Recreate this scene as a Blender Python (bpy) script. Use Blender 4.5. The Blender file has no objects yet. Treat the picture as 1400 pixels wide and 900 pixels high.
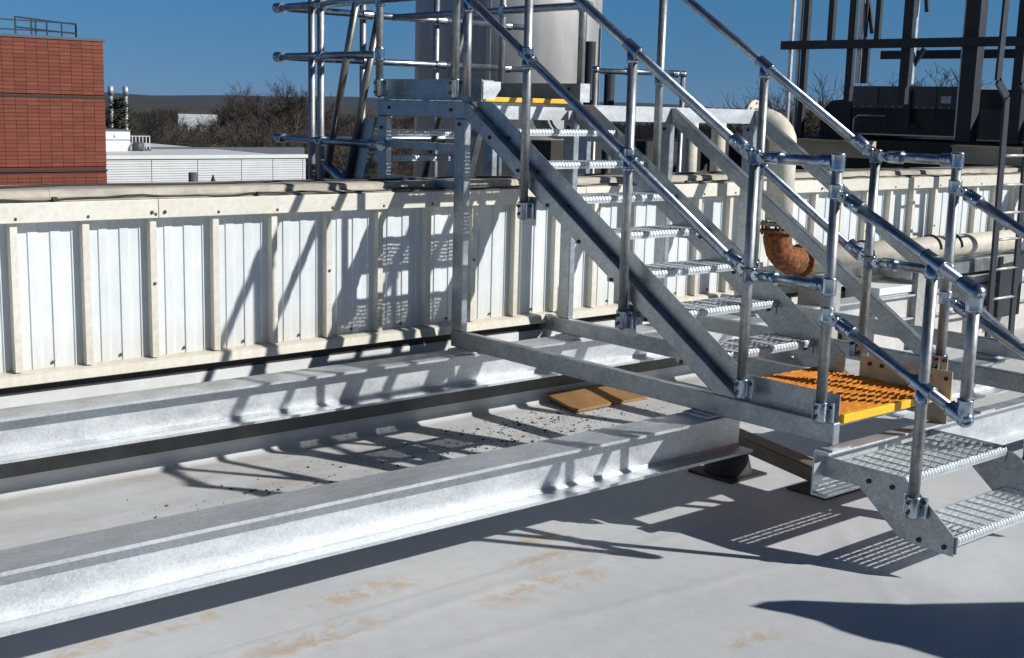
import bpy, math, random
from mathutils import Vector, Matrix
R = math.radians
random.seed(7)
sc = bpy.context.scene
col = sc.collection

# ------------------------------------------------------------ camera, light, exposure
cam_d = bpy.data.cameras.new("camera"); cam = bpy.data.objects.new("camera", cam_d); col.objects.link(cam)
yaw, pit, rol = R(40.653), R(-10.0502), R(1.5072)
fwd = Vector((math.sin(yaw)*math.cos(pit), math.cos(yaw)*math.cos(pit), math.sin(pit)))
rt = fwd.cross(Vector((0, 0, 1))).normalized(); up = rt.cross(fwd)
Rv = rt*math.cos(rol)+up*math.sin(rol); Uv = -rt*math.sin(rol)+up*math.cos(rol)
M = Matrix((Rv, Uv, -fwd)).transposed().to_4x4(); M.translation = Vector((-4.6165, -3.1625, 1.4472))
cam.matrix_world = M
cam_d.sensor_width = 36; cam_d.lens = 36*1709.4235/1400; cam_d.clip_start = .05; cam_d.clip_end = 20000
sc.camera = cam
SUN = Vector((1.0, -1.414, 1.0)).normalized()
el = math.asin(SUN.z); az = math.atan2(SUN.x, SUN.y)
w = bpy.data.worlds.new("World"); sc.world = w; w.use_nodes = True
nt = w.node_tree; bg = nt.nodes["Background"]
sky = nt.nodes.new("ShaderNodeTexSky"); sky.sky_type = 'NISHITA'; sky.sun_disc = False
sky.sun_elevation = el; sky.sun_rotation = az
sky.altitude = 8000; sky.air_density = 1.0; sky.dust_density = 0; sky.ozone_density = 7.0
# hand-set sky tint: dimmer at the horizon, brighter just above, the same all round
tcw = nt.nodes.new("ShaderNodeTexCoord"); sxw = nt.nodes.new("ShaderNodeSeparateXYZ"); crw = nt.nodes.new("ShaderNodeValToRGB"); mxw = nt.nodes.new("ShaderNodeMix")
mxw.data_type = 'RGBA'; mxw.blend_type = 'MULTIPLY'; mxw.inputs[0].default_value = 1
nt.links.new(tcw.outputs["Generated"], sxw.inputs[0]); nt.links.new(sxw.outputs[2], crw.inputs[0])
e_ = crw.color_ramp.elements; e_[0].position = 0; e_[0].color = (.86, .84, .86, 1); e_[1].position = .045; e_[1].color = (1.16, 1.27, 1.05, 1)
k_ = e_.new(.09); k_.color = (1.32, 1.70, 1.36, 1); k_ = e_.new(.35); k_.color = (.95, 1.05, 1.0, 1)
nt.links.new(sky.outputs[0], mxw.inputs[6]); nt.links.new(crw.outputs[0], mxw.inputs[7])
nt.links.new(mxw.outputs[2], bg.inputs[0]); bg.inputs[1].default_value = .056
sd = bpy.data.lights.new("sun", 'SUN'); sd.energy = 5.0; sd.angle = R(.55); sd.color = (1, .975, .93)
so = bpy.data.objects.new("sun", sd); col.objects.link(so); so.rotation_euler = SUN.to_track_quat('Z', 'Y').to_euler()
sc.view_settings.view_transform = 'Standard'; sc.view_settings.look = 'None'
sc.view_settings.exposure = 0.0; sc.view_settings.gamma = 1

# ------------------------------------------------------------ materials
def mat(name, colr, rough=.6, metal=0., var=.15, scale=6., bump=0., col2=None, fine=0., stretch=(1, 1, 1), rvar=.0, bscale=None, sp=0., orand=0., dirt=None):
    m = bpy.data.materials.new(name); m.use_nodes = True; n = m.node_tree.nodes; l = m.node_tree.links
    b = n["Principled BSDF"]; b.inputs["Metallic"].default_value = metal; b.inputs["Roughness"].default_value = rough
    tc = n.new("ShaderNodeTexCoord"); mp = n.new("ShaderNodeMapping"); mp.inputs["Scale"].default_value = stretch
    l.new(tc.outputs["Object"], mp.inputs[0])
    nz = n.new("ShaderNodeTexNoise"); nz.inputs["Scale"].default_value = scale; nz.inputs["Detail"].default_value = 6
    nz.inputs["Roughness"].default_value = .62
    l.new(mp.outputs[0], nz.inputs["Vector"])
    mr = n.new("ShaderNodeMapRange"); mr.inputs[1].default_value = .3; mr.inputs[2].default_value = .7
    l.new(nz.outputs["Fac"], mr.inputs[0])
    mx = n.new("ShaderNodeMix"); mx.data_type = 'RGBA'
    c = Vector(colr); c2 = Vector(col2) if col2 else c*(1-var)
    c1 = c if col2 else c*(1+var*.5)
    mx.inputs[6].default_value = (*c2, 1); mx.inputs[7].default_value = (*c1, 1)
    l.new(mr.outputs[0], mx.inputs[0]); out = mx.outputs[2]
    if fine:
        n2 = n.new("ShaderNodeTexNoise"); n2.inputs["Scale"].default_value = fine; n2.inputs["Detail"].default_value = 2
        l.new(mp.outputs[0], n2.inputs["Vector"])
        m2 = n.new("ShaderNodeMix"); m2.data_type = 'RGBA'; m2.blend_type = 'OVERLAY'; m2.inputs[0].default_value = .35
        l.new(out, m2.inputs[6]); l.new(n2.outputs["Fac"], m2.inputs[7]); out = m2.outputs[2]
    def blend(kind, fac, a, c):
        x = n.new("ShaderNodeMix"); x.data_type = 'RGBA'; x.blend_type = kind
        if hasattr(fac, 'links'): l.new(fac, x.inputs[0])
        else: x.inputs[0].default_value = fac
        for v_, i_ in ((a, 6), (c, 7)):
            if hasattr(v_, 'links'): l.new(v_, x.inputs[i_])
            else: x.inputs[i_].default_value = (*v_, 1)
        return x.outputs[2]
    if sp:      # zinc spangle
        vo = n.new("ShaderNodeTexVoronoi"); vo.inputs["Scale"].default_value = sp; l.new(tc.outputs["Object"], vo.inputs["Vector"])
        bwn = n.new("ShaderNodeRGBToBW"); l.new(vo.outputs["Color"], bwn.inputs[0])
        mr3 = n.new("ShaderNodeMapRange"); mr3.inputs[3].default_value = .36; mr3.inputs[4].default_value = .64; l.new(bwn.outputs[0], mr3.inputs[0])
        out = blend('OVERLAY', .55, out, mr3.outputs[0])
        n4 = n.new("ShaderNodeTexNoise"); n4.inputs["Scale"].default_value = 2.3; n4.inputs["Detail"].default_value = 8; n4.inputs["Roughness"].default_value = .75
        mp4 = n.new("ShaderNodeMapping"); mp4.inputs["Scale"].default_value = (.5, 1, 1.8); l.new(tc.outputs["Object"], mp4.inputs[0]); l.new(mp4.outputs[0], n4.inputs["Vector"])
        mr4 = n.new("ShaderNodeMapRange"); mr4.inputs[1].default_value = .55; mr4.inputs[2].default_value = .72; mr4.inputs[4].default_value = .45; l.new(n4.outputs["Fac"], mr4.inputs[0])
        out = blend('MIX', mr4.outputs[0], out, (.27, .28, .28))
    if orand:
        oi = n.new("ShaderNodeObjectInfo"); mr5 = n.new("ShaderNodeMapRange"); mr5.inputs[3].default_value = 1-orand; mr5.inputs[4].default_value = 1+orand*.6
        l.new(oi.outputs["Random"], mr5.inputs[0]); out = blend('MULTIPLY', 1, out, mr5.outputs[0])
    if dirt:
        z0, z1, dc = dirt
        sz = n.new("ShaderNodeSeparateXYZ"); l.new(tc.outputs["Object"], sz.inputs[0])
        mr6 = n.new("ShaderNodeMapRange"); mr6.inputs[1].default_value = z1; mr6.inputs[2].default_value = z0; mr6.inputs[4].default_value = .8; l.new(sz.outputs[2], mr6.inputs[0])
        mp7 = n.new("ShaderNodeMapping"); mp7.inputs["Scale"].default_value = (9, 9, 1.2); l.new(tc.outputs["Object"], mp7.inputs[0])
        n7 = n.new("ShaderNodeTexNoise"); n7.inputs["Scale"].default_value = 3; n7.inputs["Detail"].default_value = 6; l.new(mp7.outputs[0], n7.inputs["Vector"])
        mu = n.new("ShaderNodeMath"); mu.operation = 'MULTIPLY'; l.new(mr6.outputs[0], mu.inputs[0]); l.new(n7.outputs["Fac"], mu.inputs[1])
        out = blend('MIX', mu.outputs[0], out, dc)
    l.new(out, b.inputs["Base Color"])
    if rvar:
        rr = n.new("ShaderNodeMapRange"); rr.inputs[3].default_value = rough-rvar; rr.inputs[4].default_value = rough+rvar
        l.new(nz.outputs["Fac"], rr.inputs[0]); l.new(rr.outputs[0], b.inputs["Roughness"])
    if bump:
        bp = n.new("ShaderNodeBump"); bp.inputs["Strength"].default_value = bump; bp.inputs["Distance"].default_value = .01
        if bscale:
            n3 = n.new("ShaderNodeTexNoise"); n3.inputs["Scale"].default_value = bscale; n3.inputs["Detail"].default_value = 4
            l.new(mp.outputs[0], n3.inputs["Vector"]); l.new(n3.outputs["Fac"], bp.inputs["Height"])
        else: l.new(nz.outputs["Fac"], bp.inputs["Height"])
        l.new(bp.outputs[0], b.inputs["Normal"])
    return m
GALV = mat("galvanised_plate", (.41, .45, .48), .42, .85, .25, 10, fine=160, rvar=.12, bump=.05, sp=70)
GALVB = mat("galvanised_beam", (.58, .61, .635), .48, .62, .2, 10, sp=90, fine=260, rvar=.12, stretch=(.5, 1, 1), bump=.05)
RAILM = mat("bright_tube", (.44, .50, .56), .31, .95, .3, 8, fine=50, sp=45, rvar=.07)
TUBE = mat("galvanised_tube", (.40, .42, .43), .48, .8, .45, 11, fine=60, sp=55, rvar=.08, stretch=(1, 1, .35))
FIT = mat("cast_fitting", (.43, .51, .59), .24, .95, .25, 20, rvar=.08)
TREAD = mat("galvanised_tread", (.64, .69, .72), .40, .6, .2, 15, fine=80)
BOLT = mat("dark_bolt", (.05, .05, .055), .45, .7, .3, 30)
YEL = mat("yellow_coating", (.95, .52, .02), .5, 0, .12, 10, fine=60)
ORG = mat("orange_coating", (.80, .33, .03), .6, 0, .3, 14, col2=(.50, .15, .02), fine=60)
TAN = mat("tan_plate", (.56, .52, .38), .5, .4, .2, 8)  # tan tone paints in the landing grating's reflection
CREAM = mat("cream_metal", (.74, .72, .65), .5, 0, .10, 3, col2=(.67, .64, .55), fine=40, rvar=.08, orand=.08, dirt=(.05, .35, (.45, .38, .27)))
WHITE = mat("white_sheet", (.69, .73, .745), .45, 0, .06, 2.5, fine=15, stretch=(1, 1, .3), orand=.06, dirt=(.10, .32, (.50, .43, .32)), bump=.12)
CAPM = mat("weathered_cap", (.58, .54, .45), .6, 0, .25, 4, col2=(.33, .30, .25), fine=30, stretch=(.4, 1, 1))
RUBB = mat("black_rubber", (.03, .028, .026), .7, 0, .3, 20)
DARK = mat("dark_steel", (.020, .028, .040), .6, 0, .3, 6)
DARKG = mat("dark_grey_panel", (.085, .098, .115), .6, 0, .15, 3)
BEIGE = mat("beige_beam", (.55, .47, .33), .6, 0, .2, 4)
TANK = mat("tank_paint", (.46, .46, .45), .5, .3, .04, .8, fine=6, stretch=(1, 1, .25))
PIPEW = mat("insulated_pipe", (.72, .69, .60), .6, 0, .3, 7, col2=(.54, .49, .39), fine=30)
RUST = mat("rusty_iron", (.36, .12, .03), .75, .1, .5, 30, col2=(.03, .010, .006), fine=24, bump=1, sp=0)
WOOD = mat("weathered_board", (.34, .19, .075), .75, 0, .3, 6, col2=(.22, .115, .045), fine=60, stretch=(1, .15, 1))
BRICK = mat("red_brick", (.225, .058, .033), .8, 0, .25, 3, fine=30, orand=.2, bump=.2)
MORT = mat("brick_mortar", (.12, .035, .025), .9)
CONC = mat("grey_concrete", (.36, .36, .35), .8, 0, .2, 5, fine=40)
DIRTY = mat("dirty_strip", (.27, .24, .19), .75, 0, .4, 5, col2=(.33, .33, .32), stretch=(.3, 1, 1))
WPAINT = mat("white_paint", (.70, .73, .74), .5, 0, .08, 3)
BARK = mat("bark", (.085, .062, .045), .9, 0, .3, 8)
TWIG = mat("twigs", (.080, .062, .050), .9, 0, .3, 5)
CONIF = mat("conifer_needles", (.05, .06, .025), .9, 0, .4, 6)
BROWNR = mat("brown_roof", (.09, .075, .065), 1.0)

def roofmat():
    m = bpy.data.materials.new("roof_membrane"); m.use_nodes = True; n = m.node_tree.nodes; l = m.node_tree.links
    b = n["Principled BSDF"]; b.inputs["Roughness"].default_value = .62
    tc = n.new("ShaderNodeTexCoord")
    def noise(s, d=6, rg=.6, st=None, dist=0):
        k = n.new("ShaderNodeTexNoise"); k.inputs["Scale"].default_value = s; k.inputs["Detail"].default_value = d
        k.inputs["Roughness"].default_value = rg; k.inputs["Distortion"].default_value = dist
        if st:
            mp = n.new("ShaderNodeMapping"); mp.inputs["Scale"].default_value = st; l.new(tc.outputs["Object"], mp.inputs[0]); l.new(mp.outputs[0], k.inputs["Vector"])
        else: l.new(tc.outputs["Object"], k.inputs["Vector"])
        return k.outputs["Fac"]
    def rng(v, a, b_, c=0., d=1.):
        r = n.new("ShaderNodeMapRange"); r.inputs[1].default_value = a; r.inputs[2].default_value = b_
        r.inputs[3].default_value = c; r.inputs[4].default_value = d; l.new(v, r.inputs[0]); return r.outputs[0]
    def mix(f, a, c, bt='MIX'):
        x = n.new("ShaderNodeMix"); x.data_type = 'RGBA'; x.blend_type = bt
        if hasattr(f, 'links'): l.new(f, x.inputs[0])
        else: x.inputs[0].default_value = f
        for v, i in ((a, 6), (c, 7)):
            if hasattr(v, 'links'): l.new(v, x.inputs[i])
            else: x.inputs[i].default_value = (*v, 1)
        return x.outputs[2]
    def math_(op, a, b2):
        x = n.new("ShaderNodeMath"); x.operation = op
        for v, i in ((a, 0), (b2, 1)):
            if hasattr(v, 'links'): l.new(v, x.inputs[i])
            else: x.inputs[i].default_value = v
        return x.outputs[0]
    base = mix(rng(noise(1.6), .3, .7), (.52, .545, .565), (.60, .615, .625))
    base = mix(rng(noise(14, 4), .35, .75, 0, .25), base, (.42, .41, .39))
    # rusty water stains in patches where water has stood
    sep = n.new("ShaderNodeSeparateXYZ"); l.new(tc.outputs["Object"], sep.inputs[0])
    tot = None
    for (cx, cy, rx, ry) in [(-1.12, .62, .20, .10), (-1.30, .40, .42, .10), (-1.95, .80, .34, .09), (-2.35, .52, .30, .10),
                             (-1.12, -.48, .14, .07), (-2.75, .95, .5, .05), (-1.0, .85, .18, .06), (-3.2, .95, .5, .06), (-1.55, 1.9, .5, .12)]:
        dx = math_('DIVIDE', math_('SUBTRACT', sep.outputs[0], cx), rx); dy = math_('DIVIDE', math_('SUBTRACT', sep.outputs[1], cy), ry)
        d = math_('ADD', math_('MULTIPLY', dx, dx), math_('MULTIPLY', dy, dy))
        g = math_('POWER', 2.718, math_('MULTIPLY', d, -1.0))
        tot = g if tot is None else math_('MAXIMUM', tot, g)
    pat = rng(noise(7, 9, .72, dist=.6), .47, .56)
    st = math_('MULTIPLY', rng(tot, .12, .75), pat)
    base = mix(math_('MULTIPLY', st, .6), base, (.52, .35, .20))
    st2 = math_('MULTIPLY', rng(tot, .3, .9), rng(noise(16, 8, .7), .55, .66))
    base = mix(math_('MULTIPLY', st2, .4), base, (.44, .22, .12))
    # dirt streaks between the beams
    band = math_('MULTIPLY', rng(sep.outputs[1], 1.2, 1.8), rng(noise(2.2, 7, .65, (.5, 1.4, 1)), .42, .7))
    base = mix(math_('MULTIPLY', band, .55), base, (.30, .26, .215))
    # dried tide lines and scuffs
    tl = noise(1.3, 5, .55)
    ring = math_('SUBTRACT', 1.0, rng(math_('ABSOLUTE', math_('SUBTRACT', tl, .52), 0.), .0, .006))
    base = mix(math_('MULTIPLY', ring, .07), base, (.33, .31, .28))
    base = mix(math_('MULTIPLY', rng(noise(60, 3, .6, (.25, 1.2, 1)), .62, .72), .22), base, (.26, .25, .24))
    l.new(base, b.inputs["Base Color"])
    # long soft creases in the sheet
    hh = noise(2.2, 3)
    for (ax, ay, bx, by, wd, am) in [(-2.2, .15, 1.2, -.2, .045, .3), (-4, .45, .6, .52, .04, .35), (-.9, -1.2, .6, .5, .05, .3)]:
        L_ = math.hypot(bx-ax, by-ay); nx_, ny_ = -(by-ay)/L_, (bx-ax)/L_
        d = math_('ADD', math_('MULTIPLY', sep.outputs[0], nx_), math_('ADD', math_('MULTIPLY', sep.outputs[1], ny_), -(ax*nx_+ay*ny_)))
        d = math_('ADD', d, math_('MULTIPLY', math_('SUBTRACT', noise(1.1, 2), .5), .12))
        g = math_('POWER', 2.718, math_('MULTIPLY', math_('MULTIPLY', d, d), -1.0/(wd*wd)))
        hh = math_('ADD', hh, math_('MULTIPLY', g, am))
    bp = n.new("ShaderNodeBump"); bp.inputs["Strength"].default_value = .35; bp.inputs["Distance"].default_value = .025
    l.new(hh, bp.inputs["Height"])
    bp2 = n.new("ShaderNodeBump"); bp2.inputs["Strength"].default_value = .08; bp2.inputs["Distance"].default_value = .004
    l.new(noise(45, 4), bp2.inputs["Height"]); l.new(bp.outputs[0], bp2.inputs["Normal"]); l.new(bp2.outputs[0], b.inputs["Normal"])
    return m
ROOF = roofmat()

# ------------------------------------------------------------ geometry helpers
class MB:
    def __init__(s): s.v = []; s.f = []; s.sm = []
    def add(s, v, f, smooth=False):
        o = len(s.v); s.v += [tuple(p) for p in v]; s.f += [tuple(i+o for i in q) for q in f]; s.sm += [smooth]*len(f); return s
    def box(s, x0, x1, y0, y1, z0, z1):
        v = [(x, y, z) for x in (x0, x1) for y in (y0, y1) for z in (z0, z1)]
        return s.add(v, [(0, 1, 3, 2), (4, 6, 7, 5), (0, 4, 5, 1), (2, 3, 7, 6), (0, 2, 6, 4), (1, 5, 7, 3)])
    def prism(s, poly, ax, a, b):
        n = len(poly)
        def P(q, d): return {'X': (d, q[0], q[1]), 'Y': (q[0], d, q[1]), 'Z': (q[0], q[1], d)}[ax]
        v = [P(q, a) for q in poly]+[P(q, b) for q in poly]
        return s.add(v, [tuple(range(n))[::-1], tuple(range(n, 2*n))]+[(i, (i+1) % n, (i+1) % n+n, i+n) for i in range(n)])
    def bar(s, p, q, w_, h, upv=(0, 0, 1)):
        p = Vector(p); q = Vector(q); d = (q-p).normalized(); u = Vector(upv); sx = d.cross(u).normalized(); u = sx.cross(d)
        v = [e+sx*a*w_/2+u*b*h/2 for e in (p, q) for a, b in ((-1, -1), (1, -1), (1, 1), (-1, 1))]
        return s.add(v, [(3, 2, 1, 0), (4, 5, 6, 7)]+[(i, (i+1) % 4, (i+1) % 4+4, i+4) for i in range(4)])
    def tube(s, pts, r, seg=12, caps=True):
        pts = [Vector(p) for p in pts]; n = len(pts); rs = r if isinstance(r, (list, tuple)) else [r]*n
        ref = None; vs = []
        for i, p in enumerate(pts):
            d = (pts[min(i+1, n-1)]-pts[max(i-1, 0)]).normalized()
            if ref is None:
                ref = Vector((0, 0, 1)) if abs(d.z) < .9 else Vector((0, 1, 0))
            a = (ref-d*ref.dot(d)).normalized(); b = d.cross(a); ref = a
            vs += [p+(a*math.cos(t)+b*math.sin(t))*rs[i] for t in [2*math.pi*k/seg for k in range(seg)]]
        f = [(i*seg+k, i*seg+(k+1) % seg, (i+1)*seg+(k+1) % seg, (i+1)*seg+k) for i in range(n-1) for k in range(seg)]
        s.add(vs, f, True)
        if caps: s.f += [tuple(len(s.v)-len(vs)+k for k in range(seg))[::-1], tuple(len(s.v)-seg+k for k in range(seg))]; s.sm += [False]*2
        return s
    def ball(s, c, r, seg=12, rings=8, sz=(1, 1, 1)):
        c = Vector(c); v = []; f = []
        for i in range(rings+1):
            t = math.pi*i/rings
            for k in range(seg):
                p = 2*math.pi*k/seg; v.append((c.x+r*sz[0]*math.sin(t)*math.cos(p), c.y+r*sz[1]*math.sin(t)*math.sin(p), c.z+r*sz[2]*math.cos(t)))
        f = [(i*seg+k, (i+1)*seg+k, (i+1)*seg+(k+1) % seg, i*seg+(k+1) % seg) for i in range(rings) for k in range(seg)]
        return s.add(v, f, True)
    def mesh(s, name, m):
        me = bpy.data.meshes.new(name); me.from_pydata(s.v, [], s.f); me.materials.append(m)
        me.polygons.foreach_set("use_smooth", s.sm); me.update(); return me
    def build(s, name, m, parent=None, bevel=0, loc=None):
        o = bpy.data.objects.new(name, s.mesh(name, m)); col.objects.link(o)
        if loc: o.location = loc
        if parent: o.parent = parent
        if bevel:
            b = o.modifiers.new("bevel", 'BEVEL'); b.width = bevel; b.segments = 2; b.limit_method = 'ANGLE'; b.angle_limit = R(40)
        return o
def inst(o, parent=None, loc=None, rot=None, scale=None):
    c = o.copy(); col.objects.link(c); c.parent = parent if parent else o.parent
    if loc is not None: c.location = loc
    if rot is not None: c.rotation_euler = rot
    if scale is not None: c.scale = scale
    return c
def tag(o, label=None, cat=None, group=None, kind=None):
    if label: o['label'] = label
    if cat: o['category'] = cat
    if group: o['group'] = group
    if kind: o['kind'] = kind
    return o
def thing(name, loc, label, cat, group=None):
    o = bpy.data.objects.new(name, None); col.objects.link(o); o.location = loc; o.empty_display_size = .1
    return tag(o, label, cat, group)

# parts are modelled in world coordinates: their things stand at the world origin
ZR = -.52
def zr(y): return -.46-.018*y
BEND = .0
# ------------------------------------------------------------ setting: roof, ground, hills
def grid_sheet(x0, x1, y0, y1, nx, ny, zf):
    mb = MB(); v = [(x0+(x1-x0)*i/nx, y0+(y1-y0)*j/ny, zf(x0+(x1-x0)*i/nx, y0+(y1-y0)*j/ny)) for j in range(ny+1) for i in range(nx+1)]
    return mb.add(v, [(j*(nx+1)+i, j*(nx+1)+i+1, (j+1)*(nx+1)+i+1, (j+1)*(nx+1)+i) for j in range(ny) for i in range(nx)], True)
# flat membrane with a cove running up to the curb below the wall
ZC = zr(2.78)
prof = [(-9, zr(-9)), (2.885, ZC)]+[(2.885+.07*math.sin(t), ZC+.07*(1-math.cos(t))) for t in [R(a) for a in (15, 30, 45, 60, 75, 90)]]+[(2.955, -.01), (3.1, .02)]
mb = MB(); xs = [-9, 22]
v = [(x, y, z) for x in xs for y, z in prof]; n = len(prof)
mb.add(v, [(i, n+i, n+i+1, i+1) for i in range(n-1)], True)
tag(mb.build("roof", ROOF), kind='structure')
# membrane laps (welded seams), each a thin strip lying 4 mm proud
for k, (p, q) in enumerate([((-4.2, .60), (-.35, .64)), ((.1, 1.42), (2.9, 1.5))]):
    d = Vector((q[0]-p[0], q[1]-p[1], 0)).normalized(); s_ = Vector((-d.y, d.x, 0))*.0375
    P = Vector((*p, zr(p[1]))); Q = Vector((*q, zr(q[1])))
    pts = [P-s_, Q-s_, Q+s_*.6, P+s_*.6]; s_ = s_*.45
    mb = MB(); mb.add([a+Vector((0, 0, .0005)) for a in (P-s_*1.3, Q-s_*1.3)]+[a+Vector((0, 0, .0022)) for a in (P-s_, Q-s_, Q+s_, P+s_)]+[a+Vector((0, 0, .0005)) for a in (Q+s_*1.6, P+s_*1.6)],
                      [(0, 1, 3, 2), (2, 3, 4, 5), (5, 4, 6, 7)])
    tag(mb.build("roof_seam", ROOF), kind='structure')
# roof behind the wall, building skirt and the ground far below
mb = MB(); mb.box(-9, 22, 3.45, 22, -1.2, ZR-.05); tag(mb.build("rear_roof", mat("grey_roofing", (.20, .20, .20), .8)), kind='structure')
GROUND = mat("winter_ground", (.085, .07, .045), .95, 0, .4, .02, col2=(.055, .06, .03))
mb = MB(); mb.box(-6000, 6000, -6000, 6000, -16.2, -16); tag(mb.build("ground", GROUND), kind='structure')
HILL = mat("wooded_hill", (.022, .034, .050), .95, 0, .35, .008, col2=(.035, .038, .04))  # blue of the distance haze is mixed into the hill colour
def hill(y, h, x0, x1, seed, depth=700, m=HILL):
    rnd = random.Random(seed); ph = [rnd.uniform(0, 6) for _ in range(5)]
    def zf(x, yy):
        u = (yy-y)/depth; e = math.sin(math.pi*max(0, min(1, u)))
        return -16.5+e*h*(.75+.14*math.sin(x/520+ph[0])+.08*math.sin(x/190+ph[1])+.04*math.sin(x/70+ph[2]))
    return tag(grid_sheet(x0, x1, y, y+depth, 90, 8, zf).build("hills", m), kind='structure')
hill(2600, 49, -1500, 6000, 3, 1400)
hill(1100, 22, -400, 3200, 8, 600, mat("near_hill", (.05, .045, .035), .95, 0, .35, .02, col2=(.03, .035, .03)))

# ------------------------------------------------------------ steel support beams
def ibeam(x0, x1, yf, zt, w_=.20, h=.212, tf=.014, tw=.010, label='', group='galvanised support beams on the roof'):
    t = thing("steel_beam", (0, 0, 0), label, "beam", group)
    mb = MB(); yc = yf+w_/2; r = .016
    pr = [(yf, zt-tf), (yf, zt), (yf+w_, zt), (yf+w_, zt-tf), (yc+tw/2+r, zt-tf), (yc+tw/2, zt-tf-r), (yc+tw/2, zt-h+tf+r), (yc+tw/2+r, zt-h+tf),
          (yf+w_, zt-h+tf), (yf+w_, zt-h), (yf, zt-h), (yf, zt-h+tf), (yc-tw/2-r, zt-h+tf), (yc-tw/2, zt-h+tf+r), (yc-tw/2, zt-tf-r), (yc-tw/2-r, zt-tf)]
    mb = MB(); n = len(pr)
    nx = max(2, int((x1-x0)/1.2)); X = [x0+(x1-x0)*i/nx for i in range(nx+1)]
    v = [(x, y, z) for x in X for y, z in pr]
    f = [(i*n+k, (i+1)*n+k, (i+1)*n+(k+1) % n, i*n+(k+1) % n) for i in range(nx) for k in range(n)]
    # end faces as three convex pieces
    for e, o in ((0, False), (nx*n, True)):
        for q in ((0, 1, 2, 3, 4, 15), (4, 5, 6, 7, 12, 13, 14, 15), (7, 8, 9, 10, 11, 12)):
            qq = tuple(e+i for i in q); f.append(qq if not o else qq[::-1])
    mb.add(v, f); mb.build("beam_section", GALVB, t)
    return t
B1 = ibeam(-9, .29, .664, -.02, label="long galvanised I-beam across the foreground, nearest the camera, running off the left edge")
B2 = ibeam(-9, 9, 2.57, -.02, label="long galvanised I-beam close along the foot of the white clad wall")
B3 = thing("steel_beam", (0, 0, 0), "galvanised channel beam at the right behind the two lowest steps, its cut end facing left", "beam", 'galvanised support beams on the roof')
m = MB(); m.prism([(-.035, -.02), (-.035, -.031), (.036, -.034), (.036, -.211), (-.035, -.214), (-.035, -.225), (.046, -.225), (.046, -.02)][::-1], 'X', -.075, 9); m.build("beam_section", GALVB, B3, bevel=.002)
B4 = ibeam(1.55, 2.76, .63, -.02, w_=.2, label="short galvanised beam end under the fourth stair frame at right")
# cross member running back under the landing, brownish
t = thing("cross_beam", (0, 0, 0), "dull brown low beam running back under the landing towards the wall", "beam")
mb = MB(); mb.bar((.62, 1.10, -.30), (.39, .30, -.30), .03, .065); mb.bar((.66, 1.10, -.262), (.43, .30, -.262), .10, .008); mb.bar((.66, 1.10, -.336), (.43, .30, -.336), .10, .008); mb.build("beam_section", mat("brown_steel", (.20, .165, .12), .6, .2, .3, 6), t, bevel=.006)
# gusset in the cut end of beam 3 and rubber feet
mb = MB(); mb.box(-.04, .10, -.03, .03, -.0195, -.010); mb.box(1.22, 1.36, -.03, .03, -.0195, -.010); mb.build("packer_plate", GALVB, B3)
def pad(x, y, label):
    t = thing("support_foot", (0, 0, 0), label, "support foot", None)
    ZR = zr(y); m1 = MB(); m1.box(x-.15, x+.15, y-.15, y+.15, ZR-.01, ZR+.016); m1.build("base_sheet", RUBB, t)
    m2 = MB(); m2.tube([(x, y, ZR+.012), (x, y, ZR+.03), (x, y, -.36), (x, y, -.345), (x, y, -.338)], [.13, .13, .105, .09, .08], 24); m2.build("pedestal", RUBB, t)
pad(.55, 1.03, "black rubber foot below the cut end of the nearest long beam")
t = thing("support_foot", (0, 0, 0), "flat dark square mat on the roof just left of the right-hand beam's cut end", "mat")
mb = MB(); mb.box(.56, .86, .40, .64, zr(.5)-.005, zr(.5)+.012); mb.build("base_sheet", mat("dark_brown_mat", (.05, .03, .022), .8), t)

# ------------------------------------------------------------ the stair
ST = thing("metal_staircase", (0, 0, 0), "galvanised steel access stair with tube handrails, yellow nosings and a small orange landing", "staircase")
LP, PT, DD = 2.688, 1.475, .911
FX = [0, .8812, 1.7749, 2.6657]
def stz(y): return -.2425+.639*y
def frame(x):
    fr = bpy.data.objects.new("support_frame", None); col.objects.link(fr); fr.parent = ST
    a, b = x, x+.05
    m1 = MB(); m1.box(a, b, 0, LP+DD+.1 if x > 0 else LP+.1, 0, .1); m1.build("base_tube", GALV, fr, bevel=.006)
    m2 = MB(); m2.box(a+.001, b-.001, LP, LP+.1, .1, PT-.101); m2.build("front_leg", GALV, fr, bevel=.006)
    m3 = MB(); m3.box(a+.001, b-.001, LP+DD-.1, LP+DD, -.4 if x == 0 else .1, PT-.101); m3.build("rear_leg", GALV, fr, bevel=.006)
    m4 = MB(); m4.box(a, b, LP-.002, LP+DD, PT-.1, PT); m4.build("top_tube", GALV, fr, bevel=.006)
    tk = .105; y1 = (.1+.2425)/.639; y0 = (.1+.2425+tk)/.639
    m5 = MB(); m5.prism([(y1, .1002), (LP-.003, PT-.0005), (LP-.003, stz(LP)-tk), (y0, .1002)][::-1], 'X', a, b); m5.build("raking_tube", GALV, fr, bevel=.006)
    # welded foot plates on beam flanges
    for yy in (.664, 2.57):
        q = MB(); q.box(a-.05, b+.05, yy+.02, yy+.18, -.0185, -.006); q.box(a-.01, b+.01, yy+.03, yy+.17, -.006, -.0005); q.build("foot_plate", GALVB, fr)
    return fr
frames = [frame(x) for x in FX]
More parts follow.
